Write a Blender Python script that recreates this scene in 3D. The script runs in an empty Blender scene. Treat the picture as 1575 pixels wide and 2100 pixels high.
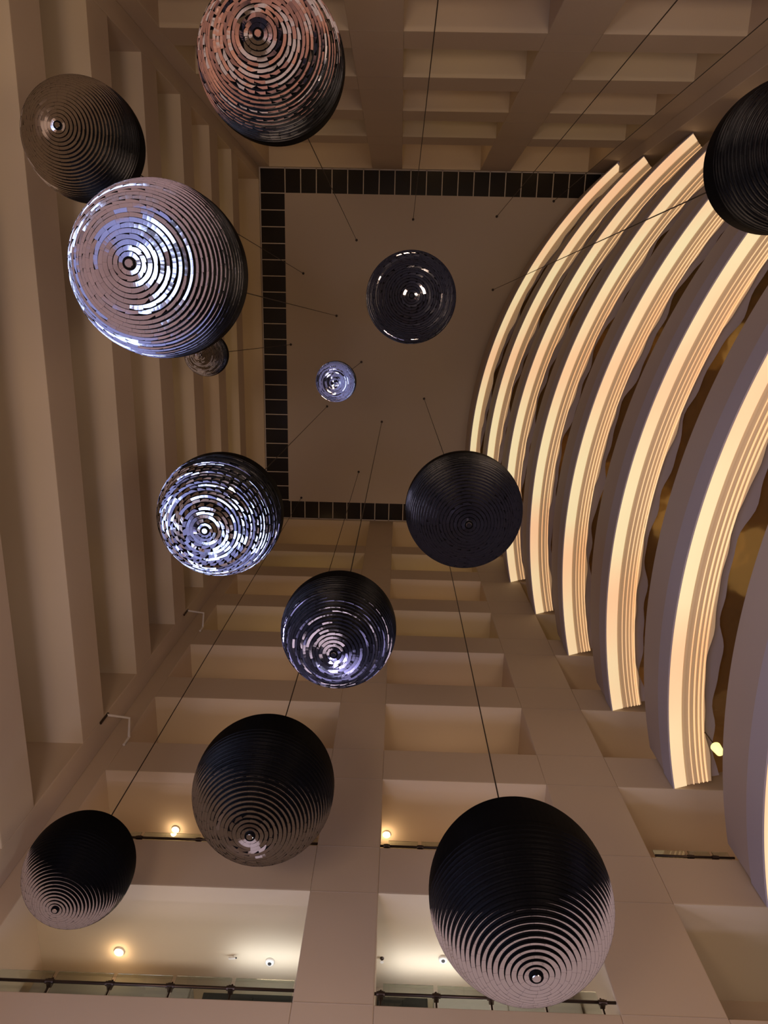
import bpy, math, random
from mathutils import Matrix, Vector
random.seed(7)
SC = bpy.context.scene
COL = SC.collection
PI = math.pi

# ------------------------------------------------------------------ camera
F_PX = 1417.4
def rot_matrix(r):
    th = math.sqrt(sum(c * c for c in r)); k = [c / th for c in r]
    return Matrix.Rotation(th, 3, Vector(k))
RM = rot_matrix((.25505, .02005, .0243))          # world -> camera (x right, y down, z forward)
cam_d = bpy.data.cameras.new('camera')
cam_d.sensor_fit = 'VERTICAL'; cam_d.sensor_height = 24.0
cam_d.lens = 24.0 * F_PX / 2100.0
cam_d.clip_start = 0.05; cam_d.clip_end = 300
cam = bpy.data.objects.new('camera', cam_d); COL.objects.link(cam)
RT = RM.transposed()
cx_, cy_, cz_ = RT.col[0], -RT.col[1], -RT.col[2]
cam.matrix_world = Matrix(((cx_[0], cy_[0], cz_[0], 0), (cx_[1], cy_[1], cz_[1], 0), (cx_[2], cy_[2], cz_[2], 0), (0, 0, 0, 1)))
SC.camera = cam

# ------------------------------------------------------------------ look
SC.view_settings.view_transform = 'Standard'
SC.view_settings.look = 'None'
SC.view_settings.exposure = 0.0
SC.view_settings.gamma = 1.0
SC.view_settings.use_curve_mapping = False
w = bpy.data.worlds.new('world'); SC.world = w; w.use_nodes = True
w.node_tree.nodes['Background'].inputs[0].default_value = (.45, .40, .5, 1)
w.node_tree.nodes['Background'].inputs[1].default_value = 0.02

def area(name, loc, direction, sx, sy, power, col):
    d = bpy.data.lights.new(name, 'AREA'); d.shape = 'RECTANGLE'; d.size = sx; d.size_y = sy
    d.energy = power; d.color = col
    o = bpy.data.objects.new(name, d); COL.objects.link(o); o.location = loc
    o.rotation_euler = Vector(direction).to_track_quat('-Z', 'Y').to_euler()
    return o
def point(name, loc, power, col, rad=.12):
    d = bpy.data.lights.new(name, 'POINT'); d.energy = power; d.color = col; d.shadow_soft_size = rad
    o = bpy.data.objects.new(name, d); COL.objects.link(o); o.location = loc
    return o
WARM = (1.0, .66, .36); AMBER = (1.0, .60, .28); LILAC = (.72, .66, 1.0)

# unseen area lights added at lobby level to light the atrium from below
area('added_uplight', (6.0, -.3, -1.3), (-.10, .05, 1), 2.4, 5.5, 350, (1.0, .67, .42))
area('added_uplight', (-2.9, -1.5, -1.3), (.06, .05, 1), 1.5, 2.8, 350, (1.0, .68, .44))
area('added_uplight', (-2.1, 5.9, -1.3), (.12, .0, 1), 1.1, 1.1, 120, (.92, .80, 1.0))
area('added_wall_wash', (-2.8, 7.6, -1.45), (0, .85, .55), 3.4, .12, 95, (.78, .70, 1.0))  # added strips, turn the near wall lilac for the balls to mirror
area('added_wall_wash', (6.6, 6.8, -1.45), (-.2, .85, .55), 2.4, .12, 100, (.78, .70, 1.0))
area('added_uplight', (1.5, -6.0, -1.3), (0, .1, 1), 6, .6, 130, (1.0, .72, .50))

# ------------------------------------------------------------------ helpers
def mat(name, base=(.5, .5, .5), rough=.6, metal=0.0, emit=None, estr=0.0, noise=None, bump=None, spec=.5, alpha=None, trans=0.0):
    m = bpy.data.materials.new(name); m.use_nodes = True
    nt = m.node_tree; b = nt.nodes['Principled BSDF']
    b.inputs['Base Color'].default_value = (*base, 1)
    b.inputs['Roughness'].default_value = rough
    b.inputs['Metallic'].default_value = metal
    b.inputs['Specular IOR Level'].default_value = spec
    if trans: b.inputs['Transmission Weight'].default_value = trans
    if emit:
        b.inputs['Emission Color'].default_value = (*emit, 1); b.inputs['Emission Strength'].default_value = estr
    tc = None
    if noise or bump:
        tc = nt.nodes.new('ShaderNodeTexCoord')
    if noise:
        scale, amp = noise
        n = nt.nodes.new('ShaderNodeTexNoise'); n.inputs['Scale'].default_value = scale; n.inputs['Detail'].default_value = 5
        nt.links.new(tc.outputs['Object'], n.inputs['Vector'])
        mx = nt.nodes.new('ShaderNodeMix'); mx.data_type = 'RGBA'
        mx.inputs[6].default_value = (*[c * (1 - amp) for c in base], 1); mx.inputs[7].default_value = (*[min(1, c * (1 + amp)) for c in base], 1)
        nt.links.new(n.outputs['Fac'], mx.inputs[0]); nt.links.new(mx.outputs[2], b.inputs['Base Color'])
    if bump:
        scale, stren = bump
        n = nt.nodes.new('ShaderNodeTexNoise'); n.inputs['Scale'].default_value = scale; n.inputs['Detail'].default_value = 3
        nt.links.new(tc.outputs['Object'], n.inputs['Vector'])
        bp = nt.nodes.new('ShaderNodeBump'); bp.inputs['Strength'].default_value = stren; bp.inputs['Distance'].default_value = .1
        nt.links.new(n.outputs['Fac'], bp.inputs['Height']); nt.links.new(bp.outputs['Normal'], b.inputs['Normal'])
    return m

class MB:
    def __init__(s): s.v = []; s.f = []
    def box(s, x0, x1, y0, y1, z0, z1):
        b = len(s.v)
        s.v += [(x0, y0, z0), (x1, y0, z0), (x1, y1, z0), (x0, y1, z0), (x0, y0, z1), (x1, y0, z1), (x1, y1, z1), (x0, y1, z1)]
        for q in ((0, 3, 2, 1), (4, 5, 6, 7), (0, 1, 5, 4), (1, 2, 6, 5), (2, 3, 7, 6), (3, 0, 4, 7)): s.f.append(tuple(b + i for i in q))
        return s
    def quad(s, *p):
        b = len(s.v); s.v += list(p); s.f.append(tuple(range(b, b + len(p)))); return s
    def tube(s, pts, r, n=8):
        pts = [Vector(p) for p in pts]; b = len(s.v)
        for i, p in enumerate(pts):
            d = (pts[min(i + 1, len(pts) - 1)] - pts[max(i - 1, 0)]).normalized()
            a = d.cross(Vector((0, 0, 1)) if abs(d.z) < .9 else Vector((1, 0, 0))).normalized(); c = d.cross(a)
            for k in range(n):
                t = 2 * PI * k / n; s.v.append(tuple(p + r * (a * math.cos(t) + c * math.sin(t))))
        for i in range(len(pts) - 1):
            for k in range(n):
                k2 = (k + 1) % n; s.f.append((b + i * n + k, b + i * n + k2, b + (i + 1) * n + k2, b + (i + 1) * n + k))
        s.f.append(tuple(b + k for k in range(n))[::-1]); s.f.append(tuple(b + (len(pts) - 1) * n + k for k in range(n)))
        return s
    def lathe(s, prof, n=48, c=(0, 0, 0)):
        b = len(s.v)
        for r, z in prof:
            for k in range(n):
                t = 2 * PI * k / n; s.v.append((c[0] + r * math.cos(t), c[1] + r * math.sin(t), c[2] + z))
        for i in range(len(prof) - 1):
            for k in range(n):
                k2 = (k + 1) % n; s.f.append((b + i * n + k, b + i * n + k2, b + (i + 1) * n + k2, b + (i + 1) * n + k))
        s.f.append(tuple(b + k for k in range(n))[::-1]); s.f.append(tuple(b + (len(prof) - 1) * n + k for k in range(n)))
        return s
    def build(s, name, m, parent=None, smooth=False, bevel=0):
        me = bpy.data.meshes.new(name); me.from_pydata(s.v, [], s.f); me.update()
        o = bpy.data.objects.new(name, me); COL.objects.link(o); me.materials.append(m)
        if parent: o.parent = parent
        if smooth: me.polygons.foreach_set('use_smooth', [True] * len(me.polygons))
        if bevel:
            md = o.modifiers.new('bevel', 'BEVEL'); md.width = bevel; md.segments = 2; md.limit_method = 'ANGLE'
        return o
def struct(o, label=None):
    o['kind'] = 'structure'
    if label: o['label'] = label
    return o
def tag(o, label, cat, group=None):
    o['label'] = label; o['category'] = cat
    if group: o['group'] = group
    return o
def empty(name, loc, label, cat, group=None):
    o = bpy.data.objects.new(name, None); COL.objects.link(o); o.location = loc; o.empty_display_size = .2
    return tag(o, label, cat, group)

# ------------------------------------------------------------------ materials
M = {}
M['plaster'] = mat('painted_plaster', (.58, .485, .385), .7, noise=(.35, .07), bump=(1.2, .05))
M['soffit'] = mat('soffit_paint', (.66, .575, .44), .75, noise=(.3, .06))
M['ceiling'] = mat('ceiling_panel', (.55, .49, .42), .7, noise=(.12, .08))
M['black_tile'] = mat('black_ceiling_glass', (.012, .011, .012), .25)
M['grout'] = mat('pale_joint', (.62, .58, .52), .6)
M['fascia'] = mat('curved_fascia_paint', (.50, .43, .42), .55, noise=(.4, .05))
M['fascia_low'] = mat('lilac_grey_lower_fascia', (.50, .48, .60), .5)
M['board'] = mat('ribs_painted_glow', (.60, .47, .33), .5, emit=(1, .62, .32), estr=.17)  # no lamp behind it; the emission paints the lit strip's reflection
M['rim'] = mat('painted_fascia_reflection', (.42, .38, .42), .4, noise=(.8, .1))  # tone painted in for the reflected lower fascia
M['bronze'] = mat('polished_bronze_panel', (.62, .44, .20), .12, .85, bump=(.55, 1.0))
M['mirror'] = mat('mirror_tile', (.76, .79, .93), .05, 1.0)
M['black'] = mat('black_gloss_disc', (.003, .003, .004), .5, spec=.03)
M['cable'] = mat('steel_cable_dark', (.05, .04, .035), .5, .6)
M['glass'] = mat('balustrade_glass', (.80, .90, .86), .02, trans=1.0)
M['steel'] = mat('dark_bronze_steel', (.07, .05, .04), .35, .8)
M['white'] = mat('white_plastic', (.75, .73, .70), .5)
M['cabinet'] = mat('grey_cabinet', (.40, .38, .35), .55)
M['dark'] = mat('dark_recess', (.03, .03, .03), .6)
M['timber'] = mat('pale_timber', (.55, .38, .20), .5, noise=(6, .15))
M['timber_dark'] = mat('brown_timber', (.25, .13, .06), .5, noise=(5, .2))
M['floor'] = mat('dark_lobby_carpet', (.018, .018, .03), .7, noise=(.6, .3))
M['rug'] = mat('lilac_grey_rug', (.38, .38, .54), .9, noise=(1.5, .4))
M['copper_rug'] = mat('copper_carpet', (.40, .23, .15), .8, noise=(1.2, .5))
M['copper'] = mat('copper_wall_panel', (.55, .27, .16), .35, .4, noise=(.8, .3))
M['bulb'] = mat('warm_bulb', (1, .85, .6), .4, emit=(1, .74, .38), estr=14)
M['lamp_glass'] = mat('glowing_lamp_glass', (1, .95, .5), .4, emit=(1, .86, .26), estr=1.6)
M['window'] = mat('lobby_window_glow', (.8, .85, 1), .3, emit=(.62, .72, 1), estr=2.2)
M['strip_white'] = mat('white_light_tube', (1, 1, 1), .4, emit=(.9, .85, .95), estr=7)
def cove_mat(name, strength, warm):
    m = bpy.data.materials.new(name); m.use_nodes = True; nt = m.node_tree; b = nt.nodes['Principled BSDF']
    tc = nt.nodes.new('ShaderNodeTexCoord'); n = nt.nodes.new('ShaderNodeTexNoise'); n.inputs['Scale'].default_value = .33; n.inputs['Detail'].default_value = 1
    r = nt.nodes.new('ShaderNodeValToRGB'); e = r.color_ramp.elements
    e[0].position = .38; e[0].color = (1.0, .56, .30, 1) ; e[1].position = .62; e[1].color = (.90, .75, .42, 1)
    if warm: e[0].color = (1.0, .50, .22, 1); e[1].color = (1.0, .66, .34, 1)
    nt.links.new(tc.outputs['Object'], n.inputs['Vector']); nt.links.new(n.outputs['Fac'], r.inputs['Fac'])
    nt.links.new(r.outputs['Color'], b.inputs['Emission Color']); b.inputs['Emission Strength'].default_value = strength
    b.inputs['Base Color'].default_value = (.8, .7, .5, 1)
    return m
M['cove'] = cove_mat('cove_light_diffuser', .80, False)
M['tube'] = cove_mat('painted_reflection_line', .85, True)  # bright lines painted as the strip's rippled reflection, not lamps

# ------------------------------------------------------------------ levels and planes
XL, YB, YT, H = -6.48, 9.20, -6.97, 33.5
ZB = [31.25 - 3.08 * i for i in range(10)]          # soffit heights, 31.25 ... 3.53
PH = 1.07                                           # parapet height
LOW = -1.6

# ------------------------------------------------------------------ ceiling
cl = struct(MB().box(-5.35, 13.0, -5.92, 8.29, H - .06, H + .3).build('ceiling', M['ceiling']), 'flat beige ceiling panel at the top of the atrium')
bd = MB()
bd.box(-9.5, 13.0, -10, -5.92, H, H + .3); bd.box(-9.5, 13.0, 8.29, 12.5, H, H + .3); bd.box(-9.5, -5.35, -5.92, 8.29, H, H + .3)
struct(bd.build('trim_1', M['black_tile']), 'black glass tile border round the beige ceiling')
g = MB(); gz0, gz1 = H - .015, H + .01
for i in range(21):
    y = -5.91 + .7075 * i; g.box(-6.44, -5.35, y - .02, y + .02, gz0, gz1)
for i in range(22):
    x = -5.33 + .7015 * i; g.box(x - .02, x + .02, YT, -5.92, gz0, gz1)
for i in range(22):
    x = -5.25 + .7015 * i; g.box(x - .02, x + .02, 8.29, YB, gz0, gz1)
g.box(-6.44, 12, YT, YT + .05, gz0, gz1); g.box(-6.44, 12, YB - .05, YB, gz0, gz1); g.box(-6.48, -6.43, YT, YB, gz0, gz1)
struct(g.build('trim_2', M['grout']), 'pale joints between the black ceiling tiles')

# ------------------------------------------------------------------ straight walls: parapets, soffits, columns
TOPZ = 33.35
def along_y(name, face, sgn, spans, ends, cols, back, side):
    """a wall in a plane Y=face; sgn +1 when it recedes to +Y"""
    def yy(a, b): return (min(face + sgn * a, face + sgn * b), max(face + sgn * a, face + sgn * b))
    for (a, b) in cols:
        y0, y1 = yy(0, 3.2)
        struct(MB().box(a, b, y0, y1, LOW, H).build('column', M['plaster'], bevel=.02), 'plain plaster column on the %s side of the atrium' % side)
    for z in ZB:
        sl = MB(); y0, y1 = yy(.002, 3.2)
        for (a, b) in spans: 
            if z < 30: sl.box(a, b, y0, y1, z, z + .22)
        if z < 30:
            struct(sl.build('floor_slab', M['soffit']), 'underside of an open gallery floor on the %s side' % side)
            pp = MB(); y0, y1 = yy(0, .16)
            for (a, b) in spans: pp.box(a, b, y0, y1, z + .008, z + PH)
            struct(pp.build('parapet', M['plaster'], bevel=.012), 'plain parapet of an open gallery on the %s side' % side)
    y0, y1 = yy(back, back + .2)
    wl = MB()
    for (a, b) in spans: wl.box(a, b, y0, y1, 3.53, H)
    struct(wl.build(name, M['plaster']), 'gallery back wall on the %s side' % side)
    y0, y1 = yy(.002, 3.2); rf = MB()
    for (a, b) in spans: rf.box(a, b, y0, y1, TOPZ, H)
    struct(rf.build('ceiling', M['soffit']), 'top gallery ceiling on the %s side' % side)
BAY_B = [(-6.05, -1.28), (-.12, 3.34), (4.85, 9.5)]
BAY_T = [(-6.0, -1.43), (-.11, 3.33), (4.65, 8.05)]
along_y('wall_near', YB, 1, BAY_B, None, [(-1.28, -.12), (3.34, 4.85), (9.5, 14)], 2.0, 'near')
along_y('wall_far', YT, -1, BAY_T, None, [(-1.43, -.11), (3.33, 4.65), (8.05, 14)], 2.6, 'far')
# left wall, plane X = XL, one long bay
for z in ZB:
    if z > 30: continue
    struct(MB().box(XL - 3.2, XL - .002, -6.45, 8.57, z, z + .22).build('floor_slab', M['soffit']), 'underside of a long gallery floor on the left side')
    struct(MB().box(XL - .16, XL, -6.45, 8.57, z + .008, z + PH).build('parapet', M['plaster'], bevel=.012), 'long plain parapet of a gallery on the left side')
struct(MB().box(XL - 3.0, XL - 2.8, -6.45, 8.57, 3.53, H).build('wall_left', M['plaster']), 'back wall of the long left galleries')
struct(MB().box(XL - 3.2, XL - .002, -6.45, 8.57, TOPZ, H).build('ceiling', M['soffit']), 'top gallery ceiling on the left side')
struct(MB().box(XL - 3.2, XL, 8.57, YB, LOW, H).box(XL - 3.2, -6.05, YB, YB + 3.2, LOW, H).build('column', M['plaster'], bevel=.02), 'corner pier between the left and near galleries')
struct(MB().box(XL - 3.2, XL, YT, -6.45, LOW, H).box(XL - 3.2, -6.0, YT - 3.2, YT, LOW, H).build('column', M['plaster'], bevel=.02), 'corner pier between the left and far galleries')

jt = MB()
for z in ZB:
    if z > 30: continue
    for zz in (z, z + PH):
        for (a, b) in ((-1.28, -.12), (3.34, 4.85)): jt.box(a + .02, b - .02, YB - .003, YB + .01, zz - .006, zz + .006)
        for (a, b) in ((-1.43, -.11), (3.33, 4.65)): jt.box(a + .02, b - .02, YT - .01, YT + .003, zz - .006, zz + .006)
M['joint'] = mat('column_joint', (.47, .39, .32), .7)
struct(jt.build('trim_4', M['joint']), 'thin horizontal joints across the plaster columns')
struct(MB().box(-6.05, 9.5, YB + .01, YB + .16, .8, 3.5).build('wall_bulkhead', M['plaster']), 'lobby bulkhead below the near galleries')
struct(MB().box(8.75, 14, YT, -6.5, LOW, 31.1).build('column', M['plaster'], bevel=.02), 'projecting pier where the curved balconies meet the far wall')
struct(MB().box(-6.96, -1.9, -6, -1.1, LOW + .001, LOW + .02).build('trim_6', M['copper_rug']), 'copper brown carpet on the lobby floor')
struct(MB().box(-6.96, -1.9, -1.1, 9, LOW + .001, LOW + .02).build('trim_5', M['rug']), 'pale lilac floor strip along the lobby windows')
# ------------------------------------------------------------------ lobby below the camera (seen in the mirrors)
struct(MB().box(-26, 26, -26, 30, LOW - .3, LOW).build('floor', M['floor']))
struct(MB().box(-26.3, -26, -26, 30, LOW, 3.6).box(26, 26.3, -26, 30, LOW, 3.6).box(-26, 26, -26.3, -26, LOW, 3.6).box(-26, 26, 30, 30.3, LOW, 3.6).build('wall_outer', M['plaster']), 'outer lobby walls')
struct(MB().box(-26, XL - 3.2, -26, 30, 3.5, 3.7).box(14, 26, -26, 30, 3.5, 3.7).box(XL - 3.2, 14, YB + 3.2, 30, 3.5, 3.7).box(XL - 3.2, 14, -26, YT - 3.2, 3.5, 3.7).build('ceiling', M['soffit']), 'lobby ceiling outside the atrium')
wn = MB(); fr = MB()
for i in range(6):
    y0 = -6.2 + i * 2.45; wn.box(XL - .5, XL - .45, y0 + .1, y0 + 2.35, LOW + .1, 2.5 if i < 4 else 3.4)
    fr.box(XL - .52, XL - .36, y0 - .05, y0 + .1, LOW, 3.5)
    fr.box(XL - .52, XL - .4, y0, y0 + 2.45, .75, .83)
struct(wn.build('window_1', M['window']), 'tall lit lobby windows below the left galleries')
struct(fr.build('trim_3', M['steel']), 'dark frames of the lobby windows')
cp = MB().box(-6.0, 9, YT - .3, YT - .1, LOW, 3.5).box(XL - .5, XL - .38, -6.2, 3.6, 2.55, 3.5)
struct(cp.build('wall_lobby', M['copper']), 'copper coloured lobby wall on the far side')

# ------------------------------------------------------------------ curved balconies on the right
CX, CY = 20.2, 5.5
def arc_pt(r, phi, z): return (CX - r * math.cos(phi), CY + r * math.sin(phi), z)
NSEG = 110
def sweep(mb, prof, ra, pa, pb, wavy=None, close=True):
    """prof: list of (inset, z); inset grows away from the atrium"""
    b = len(mb.v); n = len(prof)
    for i in range(NSEG + 1):
        t = i / NSEG; phi = pa + (pb - pa) * t
        for j, (ins, z) in enumerate(prof):
            dw = wavy(j, t) if wavy else 0
            mb.v.append(arc_pt(ra - ins - dw, phi, z))
    for i in range(NSEG):
        for j in range(n if close else n - 1):
            j2 = (j + 1) % n
            mb.f.append((b + i * n + j, b + i * n + j2, b + (i + 1) * n + j2, b + (i + 1) * n + j))
    if close:
        mb.f.append(tuple(b + j for j in range(n))[::-1]); mb.f.append(tuple(b + NSEG * n + j for j in range(n)))
    return mb
CURVE_LABELS = ['topmost curved balcony, against the beige ceiling, with the thinnest glowing strip',
                'second curved balcony from the ceiling, with a narrow glowing strip and wavy edge',
                'third curved balcony from the ceiling, glowing strip passing behind the black ball',
                'curved balcony, fourth down from the ceiling, strip ending beside the near column',
                'curved balcony in the middle of the stack, fifth from the ceiling',
                'wide curved balcony with ribs of painted glow and a wavy bronze underside, sixth from the ceiling',
                'widest curved balcony in full view, seventh from the ceiling, marbled bronze underside',
                'curved balcony cut by the right edge of the photo, lowest in view',
                'lowest curved balcony over the lobby']
for k in range(9):
    ra = 16.92 - .375 * k; z = ZB[k]
    pb = math.asin((YB - CY) / ra); pb2 = math.asin((YB - .012 - CY) / ra)
    ytop = -6.9 if k == 0 else -6.47
    pa = math.asin((ytop - CY) / ra) ; pa2 = math.asin(((YT + .012 if k == 0 else -6.48) - CY) / ra)
    bal = empty('curved_balcony', arc_pt(ra, 0, z), CURVE_LABELS[k], 'balcony', 'curved balconies on the right')
    off = Vector(bal.location)
    def put(mb, name, m, smooth=True, kind=None):
        mb.v = [tuple(Vector(v) - off) for v in mb.v]
        o = mb.build(name, m, bal, smooth=False)
        if smooth:
            o.data.polygons.foreach_set('use_smooth', [True] * len(o.data.polygons))
            md = o.modifiers.new('es', 'EDGE_SPLIT'); md.split_angle = math.radians(25)
        return o
    ztop = z + 1.47 if k else H - .07
    put(sweep(MB(), [(0.03, z + .52), (0.03, ztop), (.25, ztop), (.25, z + .52)], ra, pa2, pb2), 'upper_fascia', M['fascia'])
    put(sweep(MB(), [(0.0, z - .02), (0.0, z + .515), (.20, z + .515), (.20, z + .02), (.03, z + .02), (.03, z - .02)], ra, pa2, pb2), 'lower_fascia', M['fascia_low'])
    # glowing diffuser just inside the lower edge
    put(sweep(MB(), [(.035, z), (.30, z + .02), (.30, z + .06), (.035, z + .04)], ra, pa, pb), 'light_diffuser', M['cove'])
    wr = .20 + .05 * k
    seed = random.random() * 20
    ph = [random.uniform(0, 6.28) for _ in range(4)]
    def wave(t, a=1.0):
        u = t * 2 * PI
        s = math.sin(5 * u + ph[0]) + .6 * math.sin(11 * u + ph[1]) + .35 * math.sin(19 * u + ph[2])
        return a * .035 * s
    # ribbed board with wandering edge, glow painted in for the strip's mirror image
    prof = []; nr = 6
    for i in range(nr):
        a = .30 + wr * i / nr; b2 = .30 + wr * (i + 1) / nr
        prof += [(a, z + .05), (b2 - .012, z + .03), (b2, z + .05)]
    prof += [(.30 + wr, z + .14), (.30, z + .14)]
    ne = len(prof)
    put(sweep(MB(), prof, ra, pa, pb, wavy=lambda j, t: wave(t) if j in (ne - 3, ne - 2, ne - 4) else 0), 'painted_glow_ribs', M['board'])
    for q in ([], [.8], [.5, .85], [.35, .65, .88], [.3, .52, .72, .9], [.28, .48, .66, .82, .93], [.3, .52, .7, .86], [.25, .52, .72, .9], [.3, .6, .85])[k]:
        rr = .30 + wr * q; hw = .006 + .0014 * k * q
        put(sweep(MB(), [(rr - hw, z + .02), (rr + hw, z + .02), (rr + hw, z + .045), (rr - hw, z + .045)], ra, pa, pb), 'painted_strip_line', M['tube'])
    # grey board coloured as the fascia's wavy reflection, then the polished wavy bronze underside
    wg = .10 + .022 * k
    e0 = .30 + wr - .05
    put(sweep(MB(), [(e0, z + .16), (e0 + .05 + wg, z + .16), (e0 + .05 + wg, z + .2), (e0, z + .2)], ra, pa, pb, wavy=lambda j, t: wave(t * .93 + .2, 1.8) if j in (1, 2) else 0), 'reflection_board', M['rim'])
    put(sweep(MB(), [(.1, z + .24), (3.4, z + .24), (3.4, z + .4), (.1, z + .4)], ra, pa, pb), 'bronze_underside', M['bronze'])
bw = MB(); sweep(bw, [(0, LOW), (0, H), (.2, H), (.2, LOW)], 9.9, -1.1, .5)
struct(bw.build('wall_right', M['plaster']), 'inner curved wall behind the right balconies')

# ------------------------------------------------------------------ gallery lamps (unseen, read off the lit soffits; those behind the arcs are added)
def downlight(x, y, z, label, power=0):
    e = empty('downlight', (x, y, z), label, 'ceiling light', 'gallery downlights')
    MB().lathe([(.05, -.03), (.085, -.03), (.095, -.012), (.095, 0), (.05, 0)], 28).build('trim_ring', M['white'], e)
    MB().lathe([(.001, -.055), (.03, -.05), (.048, -.03), (.05, -.005)], 24).build('bulb', M['bulb'], e, smooth=True)
    if power:
        l = point('downlight_lamp', (x, y, z - .14), power, WARM, .06); 
downlight(-4.64, 10.62, 9.69, 'glowing downlight in the white underside at lower left, above the glass rail', 4)
downlight(-4.62, 10.62, 12.77, 'glowing downlight over the rail behind the lower left ball', 4)
downlight(-.01, 10.56, 12.77, 'glowing downlight just right of the central near column', 4)
tint = [(1, .60, .26), (1, .66, .22), (1, .58, .24), (1, .66, .26), (1, .60, .42), (1, .62, .40), (1, .60, .40), (1, .8, .7), (1, .8, .7)]
for k in range(1, 8):
    z = ZB[k]; zz = (ZB[k] - 1.75) if k else 30
    pw = [0, 8, 8, 8, 8, 9, 9, 14][k]; c = tint[k]
    for (a, b) in BAY_B:
        if b - a > 4.7 or True: point('gallery_lamp', ((a + b) / 2, YB + 1.3, zz), pw if k < 7 else (26 if a < 4 else 7), c if k < 7 else (1, .90, .84), .25)
    for (a, b) in BAY_T: point('gallery_lamp', ((a + b) / 2, YT - 1.3, zz), pw * .72, c, .25)
    for y in (-3.5, 1.0, 5.6): point('gallery_lamp', (XL - 1.5, y, zz), pw * [1, .8, .7, .5, .25, .12, .12, .3][k], c, .25)
    for ph_ in (-.45, -.05): point('gallery_lamp', arc_pt(16.92 - .375 * k - 2.6, ph_, zz), 5, (1, .74, .42), .8)  # added unseen points that brighten the bronze undersides
for (a, b) in BAY_B: point('gallery_lamp', ((a + b) / 2, YB + 1.3, 30.6), 14, tint[0], .25)
for (a, b) in BAY_T: point('gallery_lamp', ((a + b) / 2, YT - 1.3, 30.6), 14, tint[0], .25)
for y in (-3.5, 1.0, 5.6): point('gallery_lamp', (XL - 1.5, y, 30.6), 10, tint[0], .25)

# ------------------------------------------------------------------ balustrades
def railing(x0, posts, x1, ztop, label, zb=None, glass_end=None):
    e = empty('glass_balustrade', ((x0 + x1) / 2, YB + .08, ztop), label, 'railing', 'glass rails on the near parapets')
    ox, oy, oz = e.location
    y = .0
    MB().tube([(x0 - ox, y - .05, .20), (x1 - ox, y - .05, .20)], .022, 10).build('handrail', M['steel'], e, smooth=True)
    for p in posts:
        m = MB().tube([(p - ox, y, -.01), (p - ox, y, .30)], .014, 8)
        m.box(p - ox - .035, p - ox + .035, y - .07, y + .03, .165, .235)
        m.tube([(p - ox - .06, y - .05, .20), (p - ox + .06, y - .05, .20)], .033, 10)
        m.build('post', M['steel'], e)
    xs = [x0] + posts + [x1]
    for a, b in zip(xs[:-1], xs[1:]):
        if b - a > .2: MB().box(a - ox + .03, b - ox - .03, y + .012, y + .026, .0, .42).build('glass_panel', M['glass'], e)
zt = 6.61 + PH - .02
railing(-6.05, [-5.71, -4.84, -3.96, -3.08, -2.2], -1.28, ZB[8] + PH, 'glass rail with dark clamps along the lowest parapet at lower left')
railing(-.12, [-.03, .77, 1.56, 2.34, 3.15], 3.34, ZB[8] + PH, 'glass rail with dark clamps below the largest ball, between two near columns')
railing(-6.05, [-5.7, -4.62, -3.5, -2.4], -1.28, ZB[7] + PH - .12, 'glass rail with a clamp under the bulb, behind the lower left balls')
railing(-.12, [0.0, .62, 1.5, 2.4], 3.34, ZB[7] + PH - .12, 'glass rail behind the largest ball, right of the bulb')
railing(4.95, [5.6, 6.05], 6.4, ZB[7] + PH - .12, 'short glass rail between the near column and the curved balconies')

# ------------------------------------------------------------------ small ceiling fittings on the lowest soffit
def fitting(kind, x, y, z, label):
    e = empty(kind, (x, y, z), label, 'detector' if kind == 'smoke_detector' else ('sprinkler' if kind == 'sprinkler' else 'camera'))
    if kind == 'smoke_detector':
        MB().lathe([(.06, -.05), (.075, -.035), (.08, -.012), (.08, 0)], 28).build('housing', M['white'], e, smooth=True)
        MB().lathe([(.001, -.062), (.03, -.06), (.034, -.05)], 20).build('sensor', M['dark'], e)
    elif kind == 'sprinkler':
        MB().lathe([(.01, -.07), (.01, -.02), (.035, -.012), (.035, 0)], 20).build('body', M['steel'], e)
        MB().lathe([(.001, -.085), (.03, -.082), (.03, -.076)], 16).build('deflector', M['white'], e)
    else:
        MB().tube([(0, 0, 0), (0, 0, -.06)], .015, 10).build('mount', M['white'], e)
        MB().tube([(-.08, .015, -.05), (.04, -.01, -.06)], .018, 12).build('camera_body', M['white'], e)
        MB().tube([(.04, -.01, -.06), (.06, -.014, -.062)], .013, 12).build('lens', M['dark'], e)
    return e
fitting('security_camera', -2.62, 10.62, 9.69, 'small white camera on the white underside at lower left')
fitting('smoke_detector', -1.99, 10.72, 9.69, 'round detector on the underside, left of the central near column')
fitting('sprinkler', -.03, 10.56, 9.69, 'small sprinkler on the underside just right of the central near column')
fitting('smoke_detector', 1.03, 10.52, 9.69, 'white dome detector on the underside, left of the largest ball')
# short steel rails turning the near left corner pier
def corner_rail(pts, label):
    e = empty('corner_rail', pts[0], label, 'rail', 'corner rails on the pier')
    o = Vector(pts[0]); P = [tuple(Vector(p) - o) for p in pts]
    MB().tube(P, .03, 10).build('rail', M['white'], e, smooth=False)
    MB().tube([(0, 0, -.35), (0, 0, .06)], .03, 10).build('post', M['steel'], e)
    q = P[-1]; MB().tube([(q[0], q[1], q[2] - .3), (q[0], q[1], q[2] + .03)], .03, 10).build('post', M['white'], e)
corner_rail([(-6.46, 8.60, 13.95), (-5.95, 8.66, 13.95), (-6.0, 9.16, 13.95)], 'pale rail bent round the corner pier, left of the lower cable')
corner_rail([(-6.46, 8.62, 20.1), (-5.95, 8.68, 20.1), (-6.0, 9.16, 20.1)], 'smaller pale rail bent round the corner pier below the brightest ball')
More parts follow.
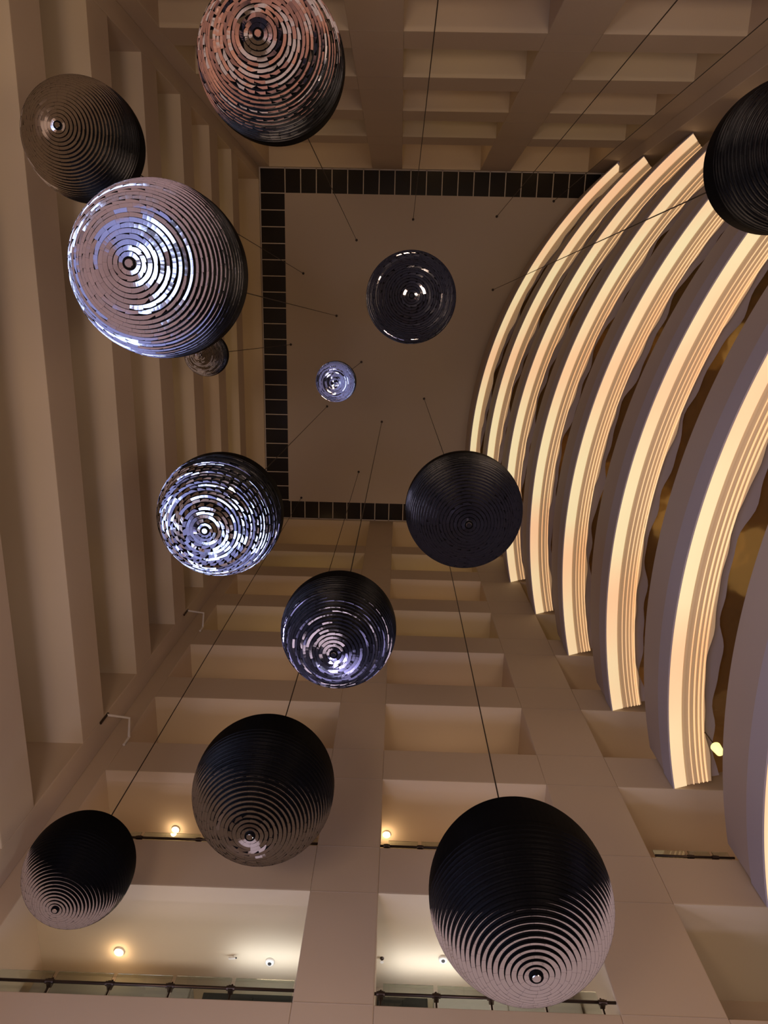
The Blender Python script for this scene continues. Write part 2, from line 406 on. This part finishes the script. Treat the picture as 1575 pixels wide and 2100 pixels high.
# lamp glowing between the lowest curved balconies
e = empty('pendant_lamp', (6.50, 7.86, 12.1), 'yellow-green glowing pendant lamp between the two lowest curved balconies', 'lamp')
MB().lathe([(.03, -.02), (.08, .0), (.10, .20), (.09, .21), (.03, .02)], 24).build('shade', M['lamp_glass'], e, smooth=True)
MB().tube([(0, 0, .18), (0, 0, .828)], .015, 8).build('stem', M['steel'], e)
# cupboards standing on the lowest gallery behind the glass
def cupboard(x0, x1, z1, m, label, slot=False):
    z0 = 6.61 + .22; y0 = YB + 1.55; y1 = YB + 1.98
    e = empty('wall_cabinet', ((x0 + x1) / 2, y0, z0), label, 'cabinet', 'cabinets behind the lowest glass rails')
    w2 = (x1 - x0) / 2
    MB().box(-w2, w2, .02, y1 - y0, 0, z1 - z0).build('body', m, e, bevel=.01)
    MB().box(-w2 + .03, -.01, -.005, .02, .1, z1 - z0 - .05).build('door', m, e, bevel=.005)
    MB().box(.01, w2 - .03, -.005, .02, .1, z1 - z0 - .05).build('door', m, e, bevel=.005)
cupboard(-5.9, -3.2, 9.2, M['cabinet'], 'grey cabinet behind the glass rail at the far lower left')
cupboard(-3.0, -1.3, 9.1, M['dark'], 'dark cabinet behind the glass rail, beside the central near column')
cupboard(-.1, .75, 9.15, M['dark'], 'dark cabinet behind glass, just right of the central near column')
cupboard(.85, 3.3, 9.2, M['white'], 'pale cabinet behind the glass rail under the largest ball')
for i, (x, z) in enumerate([(-1.8, 8.9), (.9, 9.1)]):
    area('gallery_wall_washer', (x, YB + 1.45, 9.3), (0, -.25, 1), 1.6, .2, 6, (.93, .96, 1))

# timber screen in the opening at lower right
e = empty('timber_screen', (6.0, YB + .5, 6.85), 'pale timber screen behind the parapet at the lower right corner', 'screen')
MB().box(-.95, -.82, 0, .06, 0, 1.25).box(-.3, -.22, 0, .06, 0, 1.25).box(.9, 1.0, 0, .06, 0, 1.25).box(-.95, 1.0, 0, .06, 1.17, 1.25).build('frame', M['timber'], e, bevel=.005)
MB().box(-.85, .95, .02, .04, 0, 1.2).build('panel', M['timber_dark'], e)

# ------------------------------------------------------------------ mirror balls
SAW = math.radians(4)
def ball_meshes(R, N, jit, seed, tile):
    rnd = random.Random(seed)
    th = [i * (PI / 2) / N for i in range(N + 1)]
    prof = [(.001, -R * math.cos(th[1] * .5) + .004)]
    for i in range(1, N + 1):
        sw = math.tan(SAW) * R * (math.sin(th[i]) - math.sin(th[i - 1])) * .5
        zi = -R * math.cos(th[i] - PI / 4 / N) + .003; ri = R * math.sin(th[i])
        prof.append((ri, zi - sw - .006))
        if i < N:
            s2 = math.tan(SAW) * R * (math.sin(th[i + 1]) - math.sin(th[i])) * .5
            prof.append((ri, -R * math.cos(th[i + 1] - PI / 4 / N) + .003 + s2))
        else: prof.append((ri, R * .02))
    up = [(r, -z) for r, z in prof[:-1]][::-1]
    full = prof + up
    body = MB().lathe(full, 96)
    tiles = MB()
    for i in range(1, N + 1):
        zi = -R * math.cos(th[i] - PI / 4 / N) - .003
        r0, r1 = R * math.sin(th[i - 1]) , R * math.sin(th[i]) - .001
        if i == 1: r0 = r1 * .35
        r0 += .14 * (r1 - r0)
        if r1 - r0 < .002: continue
        n = max(10, int(2 * PI * r1 / tile)); o = rnd.random() * 6.28
        ring_t = rnd.gauss(0, jit * .4)
        sub = max(1, int(math.ceil(360 / n / 7.5)))
        saw = math.tan(SAW) * (r1 - r0) * .5
        left = 0
        for k in range(n):
            if left <= 0:
                left = rnd.choice((1, 2, 3, 5, 8)); tr0 = ring_t + rnd.gauss(0, jit); ta0 = rnd.gauss(0, jit)
                if rnd.random() < .1: tr0 *= 2.5; ta0 *= 2
            left -= 1
            gap = .0008 / r1
            a0 = o + 2 * PI * k / n + gap; a1 = o + 2 * PI * (k + 1) / n - gap
            tr = tr0 + rnd.gauss(0, jit * .25); ta = ta0 + rnd.gauss(0, jit * .25)
            am = (a0 + a1) / 2; rm = (r0 + r1) / 2
            b = len(tiles.v)
            for s_ in range(sub + 1):
                a = a0 + (a1 - a0) * s_ / sub
                for r in (r0, r1):
                    dz = (r - rm) * math.tan(tr) + r1 * (a - am) * math.tan(ta) + (saw if r == r0 else -saw)
                    tiles.v.append((r * math.cos(a), r * math.sin(a), zi + dz))
            for s_ in range(sub):
                q = b + 2 * s_; tiles.f.append((q, q + 2, q + 3, q + 1))
    return body, tiles
def mirror_ball(C, R, jit, label, seed, N=26, tile=.15, tint=None):
    e = empty('mirror_ball', C, label, 'hanging ball', 'hanging mirrored balls')
    body, tiles = ball_meshes(R, N, math.radians(jit), seed, tile * (R / 1.0) ** .5)
    body.build('disc_stack', M['black'], e)
    tiles.build('mirror_facets', M['mirror'], e)
    zc = -R
    cap = MB().lathe([(R * .03, zc - .02), (R * .065, zc - .018), (R * .07, zc - .01), (R * .07, zc + .02)], 40).build('bottom_cap', M['black'], e)
    MB().lathe([(.001, zc - .026), (R * .04, zc - .026), (R * .045, zc - .02)], 32).build('cap_mirror', M['mirror'], cap)
    zt_ = H - .06 - C[2]
    cb = MB().tube([(0, 0, R * .98), (0, 0, zt_)], .0105, 8).build('cable', M['cable'], e)
    MB().lathe([(.045, zt_ - .05), (.055, zt_ - .03), (.055, zt_)], 16).build('ceiling_anchor', M['cable'], e)
    return e
BALLS = [
 ((-4.534, -2.509, 10.689), .805, .35, 'dark ringed mirror ball at upper left, partly behind the large silver ball'),
 ((-2.996, -.665, 9.023), 1.055, .6, 'large bright silver and copper mirror ball at upper left'),
 ((-2.10, -3.99, 12.12), 1.13, 1.3, 'mirror ball with copper reflections cut by the top edge'),
 ((-5.151, .685, 18.786), .582, .9, 'small dark mirror ball peeping out below the large silver ball'),
 ((-3.431, 3.545, 13.115), 1.211, 2.4, 'brightest white glittering mirror ball at the corner of the black tiles'),
 ((.174, -.597, 13.0), .807, 1.2, 'dark navy mirror ball straight overhead against the beige ceiling'),
 ((-1.807, 1.418, 20.132), .583, 1.2, 'smallest silver mirror ball against the beige ceiling'),
 ((1.219, 3.068, 12.104), 1.048, .6, 'black ball in front of the lower ends of the glowing curved strips'),
 ((-.784, 4.222, 9.352), .840, .9, 'mirror ball with grey rings below the ceiling, in front of the near column'),
 ((-1.874, 6.716, 9.039), 1.054, .45, 'dark ball with lower rings showing, left of the near column'),
 ((-4.717, 8.104, 8.828), .805, .35, 'black ringed ball at the lower left, lowest on the left side'),
 ((1.56, 6.33, 6.71), 1.053, .08, 'largest ball at lower right, black top and evenly ringed lilac-grey base'),
 ((4.199, -1.965, 8.517), .80, 1.0, 'black ball cut by the right edge in front of the curved balconies'),
 ((.44, -4.91, 9.3), .80, 1.6, 'ball above the top edge whose cable crosses the middle of the far wall'),
 ((4.18, -5.10, 8.8), .80, 1.6, 'ball above the top edge whose cable rises past the far column'),
 ((6.67, -5.78, 10.2), .80, 1.6, 'ball beyond the upper right corner whose cable passes the curved strips'),
]
for i, (c, R, j, lab) in enumerate(BALLS):
    mirror_ball(c, R, j, lab, 100 + i)
